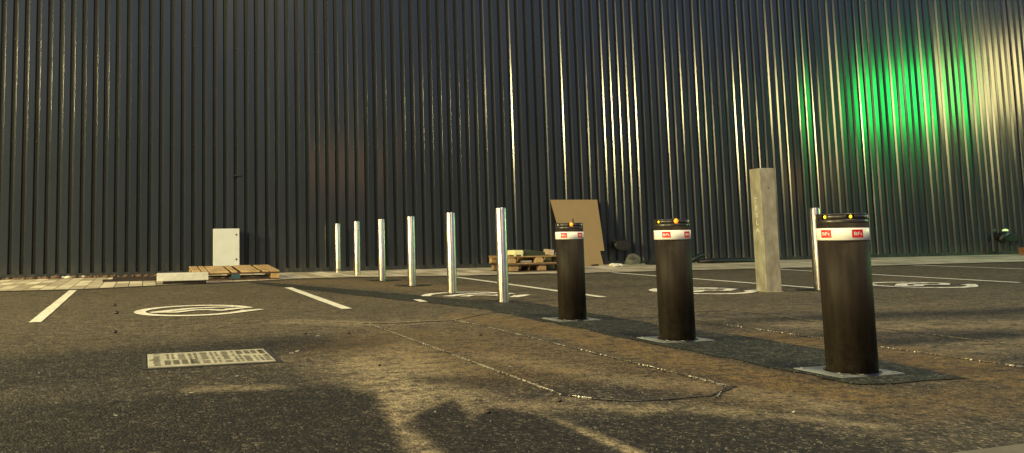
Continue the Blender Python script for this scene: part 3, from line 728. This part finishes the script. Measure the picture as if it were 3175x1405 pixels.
# leaning hardboard
bd = MB(); tk = .012
shape = [(-.62, 0), (.21, 0), (.18, .315), (.285, .315), (.30, 1.45), (-.84, 1.45)]
bd.prism(shape, -tk, 0)
o = bd.build('leaning_board', M['hardboard'], None, (9.38, 14.84, .012)); o.rotation_euler = (R(90 - 11), 0, 0)
tag(o, 'brown sheet of board with a notched corner leaning on the wall', 'board')
st = MB(); st.blob((0, 0, .018), (.10, .06, .02), 2, .3); tag(st.build('dark_stone', M['darkwood'], None, (9.30, 14.70, .012)), 'flat dark lump at the foot of the leaning board', 'stone')
rg = MB(); rg.blob((0, 0, .03), (.10, .07, .034), 3, .55, seed=3); rg.blob((.12, .01, .028), (.07, .06, .03), 3, .5, seed=8)
tag(rg.build('crumpled_rag', M['rag'], None, (9.42, 14.2, .012)), 'crumpled white rag on the paving right of the leaning board', 'rag')

def vent(u, zc, rx, rz, lab, lamp=False, big=1):
    t = empty('vent_hood', (u, 15.17, zc))
    h = MB(); n = 28; ring0 = []; 
    for k, (y, s) in enumerate(((.06, 1.0), (-.10, 1.0), (-.20, .96), (-.22, .88))):
        ring0.append([h.bm.verts.new((rx * s * math.cos(2 * math.pi * i / n), y - .05 * math.cos(2 * math.pi * i / n), rz * s * math.sin(2 * math.pi * i / n) - (.03 if k > 1 else 0))) for i in range(n)])
    for a, b in zip(ring0, ring0[1:]):
        for i in range(n): f = h.bm.faces.new((a[i], a[(i + 1) % n], b[(i + 1) % n], b[i])); f.smooth = True
    h.bm.faces.new(ring0[-1])
    h.build('hood', M['black'], t)
    fl = MB()
    fl.prism([(rx * 1.12 * math.cos(2 * math.pi * i / n), rz * 1.12 * math.sin(2 * math.pi * i / n)) for i in range(n)], -.006, .006)
    q = fl.build('flange', M['clad_dark'], t, (0, .012, 0)); q.rotation_euler = (R(90), 0, 0)
    if lamp:
        lm = MB(); lm.blob((0, 0, 0), (.075, .06, .04), 3, .1); lm.build('lamp', M['lamp_dim'], t, (-.03, -.08, rz + .055))
        sp = MB(); sp.tube([(-.30, -.12, -.12), (-.22, -.14, .0), (-.10, -.12, .06), (.1, -.1, .07)], [.055, .08, .085, .06], 12); sp.build('spout', M['black'], t)
    tag(t, lab, 'vent hood')
vent(10.17, .455, .17, .115, 'black oval vent hood on the wall right of the leaning board')
vent(21.40, .47, .22, .10, 'black vent hood with a pale lamp above at the far right', True)
# clear plastic bag by the wall
bg = MB(); bg.blob((0, 0, .115), (.155, .13, .115), 4, .22, seed=2); bg.blob((-.11, .0, .05), (.09, .09, .055), 3, .3, seed=5)
for v in bg.bm.verts: v.co.z = max(v.co.z, .002)
tag(bg.build('plastic_bag', M['film'], None, (10.33, 14.85, .012)), 'clear plastic bag slumped under the vent hood by the board', 'bag')
# dark hoses and boards at the foot of the wall behind the bollards
tag(MB().box((0, 0, .035), (.95, .2, .07), bev=.02).build('plank', M['black'], None, (10.95, 14.55, .012), R(-2)), 'dark low board by the wall, left of the middle dark bollard top', 'board', 'dark boards by the wall')
hz = MB(); hz.tube([(0, 0, .04), (.4, -.03, .05), (.9, .02, .045), (1.35, -.02, .04), (1.7, .03, .03)], [.035, .05, .055, .045, .03], 12); hz.tube([(.1, .14, .04), (.7, .12, .06), (1.3, .16, .05)], .045, 10)
tag(hz.build('cable_bundle', M['black'], None, (11.75, 14.55, .012)), 'long black bundle of cable lying along the wall behind the square post', 'cable bundle')
an = MB(); an.tube([(0, 0, .045), (.05, .02, .10), (.22, .05, .16), (.34, .06, .19)], [.05, .055, .05, .045], 10)
tag(an.build('pipe_offcut', M['black'], None, (11.75, 14.75, .012)), 'short black pipe tilted up against the wall beside the cable bundle', 'pipe')
cn = MB(); cn.box((0, 0, .09), (.30, .22, .18), bev=.02); tag(cn.build('wooden_box', wood('rust_brown_box', (.16, .06, .02), (.25, .11, .035)), None, (21.55, 14.75, .012), R(10)), 'rusty brown box on the paving under the far right vent hood', 'box')

# small scraps and pebbles
for u, v, s, l in ((.93, 4.78, .022, 1.6), (1.21, 5.46, .014, 2.2), (.22, 3.67, .012, 2), (.88, 4.71, .018, 2), (.47, 4.03, .010, 2), (-.53, 4.47, .008, 1), (1.9, 3.85, .010, 2), (-.1, 3.3, .009, 2.2), (2.45, 2.55, .012, 1.8)):
    mb = MB(); mb.box((0, 0, .002), (s * l * .75, s * .7, .003), Matrix.Rotation(R(random.uniform(-8, 8)), 3, 'Y'), .001)
    tag(mb.build('paper_scrap', M['scrap'], None, (u, v, .002), random.uniform(-.4, .9)), 'tiny pale scrap lying on the dark near asphalt', 'scrap', 'pale scraps on the asphalt')
for u, v, s in ((-.29, 8.69, .022), (-.24, 7.76, .024), (-.2, 6.19, .018), (3.88, 6.47, .014), (1.15, 5.6, .012), (1.45, 5.5, .012), (1.25, 4.1, .010), (1.7, 3.0, .012), (2.3, 5.1, .013), (1.33, 2.9, .010)):
    mb = MB(); mb.blob((0, 0, s * .5), (s, s * .8, s * .75), 2, .5, seed=u * 3)
    tag(mb.build('dark_pebble', M['darkwood'], None, (u, v, .001)), 'small dark pebble lying loose on the asphalt', 'pebble', 'dark pebbles on the asphalt')
tag(MB().poly([(-.05, -.15), (.03, -.17), (.06, .14), (-.02, .16)]).build('paint_fragment', M['paint'], None, (2.90, 7.98, .0062)), 'short leftover white paint dash left of the nearest steel bollard', 'paint mark')

# ------------------------------------------------------------------ light: night, street lamp, signs and added fill lights out of frame
w = bpy.data.worlds.new('World'); sc.world = w; w.use_nodes = True
nt = w.node_tree; nt.nodes.clear()
out = nt.nodes.new('ShaderNodeOutputWorld'); bgn = nt.nodes.new('ShaderNodeBackground'); nt.links.new(bgn.outputs[0], out.inputs[0])
tc = nt.nodes.new('ShaderNodeTexCoord'); sx = nt.nodes.new('ShaderNodeSeparateXYZ'); nt.links.new(tc.outputs['Generated'], sx.inputs[0])
nt.links.new(ramp(nt, sx.outputs[2], [(0, (.20, .165, .125)), (.05, (.10, .09, .085)), (.10, (.06, .065, .09)), (.24, (.22, .30, .66)), (.5, (.16, .22, .48)), (1, (.14, .20, .44))]), bgn.inputs[0]); bgn.inputs[1].default_value = 1.0   # dusk sky, deep blue overhead

def lamp(name, typ, loc, energy, col, target=None, size=.5, size_y=None):
    l = bpy.data.lights.new(name, typ); l.energy = energy; l.color = col
    if typ == 'AREA':
        l.size = size
        if size_y: l.shape = 'RECTANGLE'; l.size_y = size_y
        else: l.shape = 'DISK'
    else: l.shadow_soft_size = size
    o = bpy.data.objects.new(name, l); C.objects.link(o); o.location = loc
    if target: o.rotation_euler = (Vector(target) - Vector(loc)).to_track_quat('-Z', 'Y').to_euler()
    return o
YEL = (1.0, .84, .36)
lamp('street_lamp_left', 'POINT', (-16, 7.5, 7.0), 22500, YEL, size=1.5)
lamp('fill_behind', 'AREA', (-15, -6, 9.0), 3700, YEL, (2, 9, 0), 6)  # added frontal fill behind the camera, not a seen lamp
lamp('fill_overhead', 'AREA', (6, -4, 20), 4000, (1.0, .81, .37), (4, 8, 0), 4)  # added soft overhead fill to brighten the ground, unseen
lamp('green_sign', 'AREA', (31.3, 5, 6.25), 760, (.0, 1.0, .10), (13.5, 15.2, 3.4), 3.3, 2.2)
lamp('forecourt_lamp', 'AREA', (38.0, 5, 7.4), 600, (1.0, .80, .33), (16, 15.2, 3.4), 3.8, 3.2)
lamp('red_sign', 'AREA', (8.8, -2, 3.8), 28, (1.0, .42, .16), (5, 15.2, 2.5), 2.6, 1.6)
lamp('amber_sign', 'AREA', (25.4, 5, 2.7), 12, (1.0, .42, .10), (13, 15.2, 2.0), 1.8, 1.4)

# ------------------------------------------------------------------ camera
cam = bpy.data.cameras.new('camera'); co = bpy.data.objects.new('camera', cam); C.objects.link(co); sc.camera = co
cam.sensor_fit = 'HORIZONTAL'; cam.sensor_width = 36; cam.lens = 36 * 2400 / 3175
cam.shift_x = (1587.5 - 1050) / 3175; cam.shift_y = -(702.5 - 521) / 3175
cam.clip_start = .05; cam.clip_end = 500
th = math.atan(213 / 2400); rho = math.atan(.014)
co.matrix_world = Matrix.Translation((0, 0, .704)) @ Matrix.Rotation(R(-14.2), 4, 'Z') @ Matrix.Rotation(math.pi / 2 + th, 4, 'X') @ Matrix.Rotation(-rho, 4, 'Z')

sc.render.engine = 'CYCLES'
sc.view_settings.view_transform = 'Standard'; sc.view_settings.look = 'None'; sc.view_settings.exposure = 0
sc.cycles.use_denoising = True
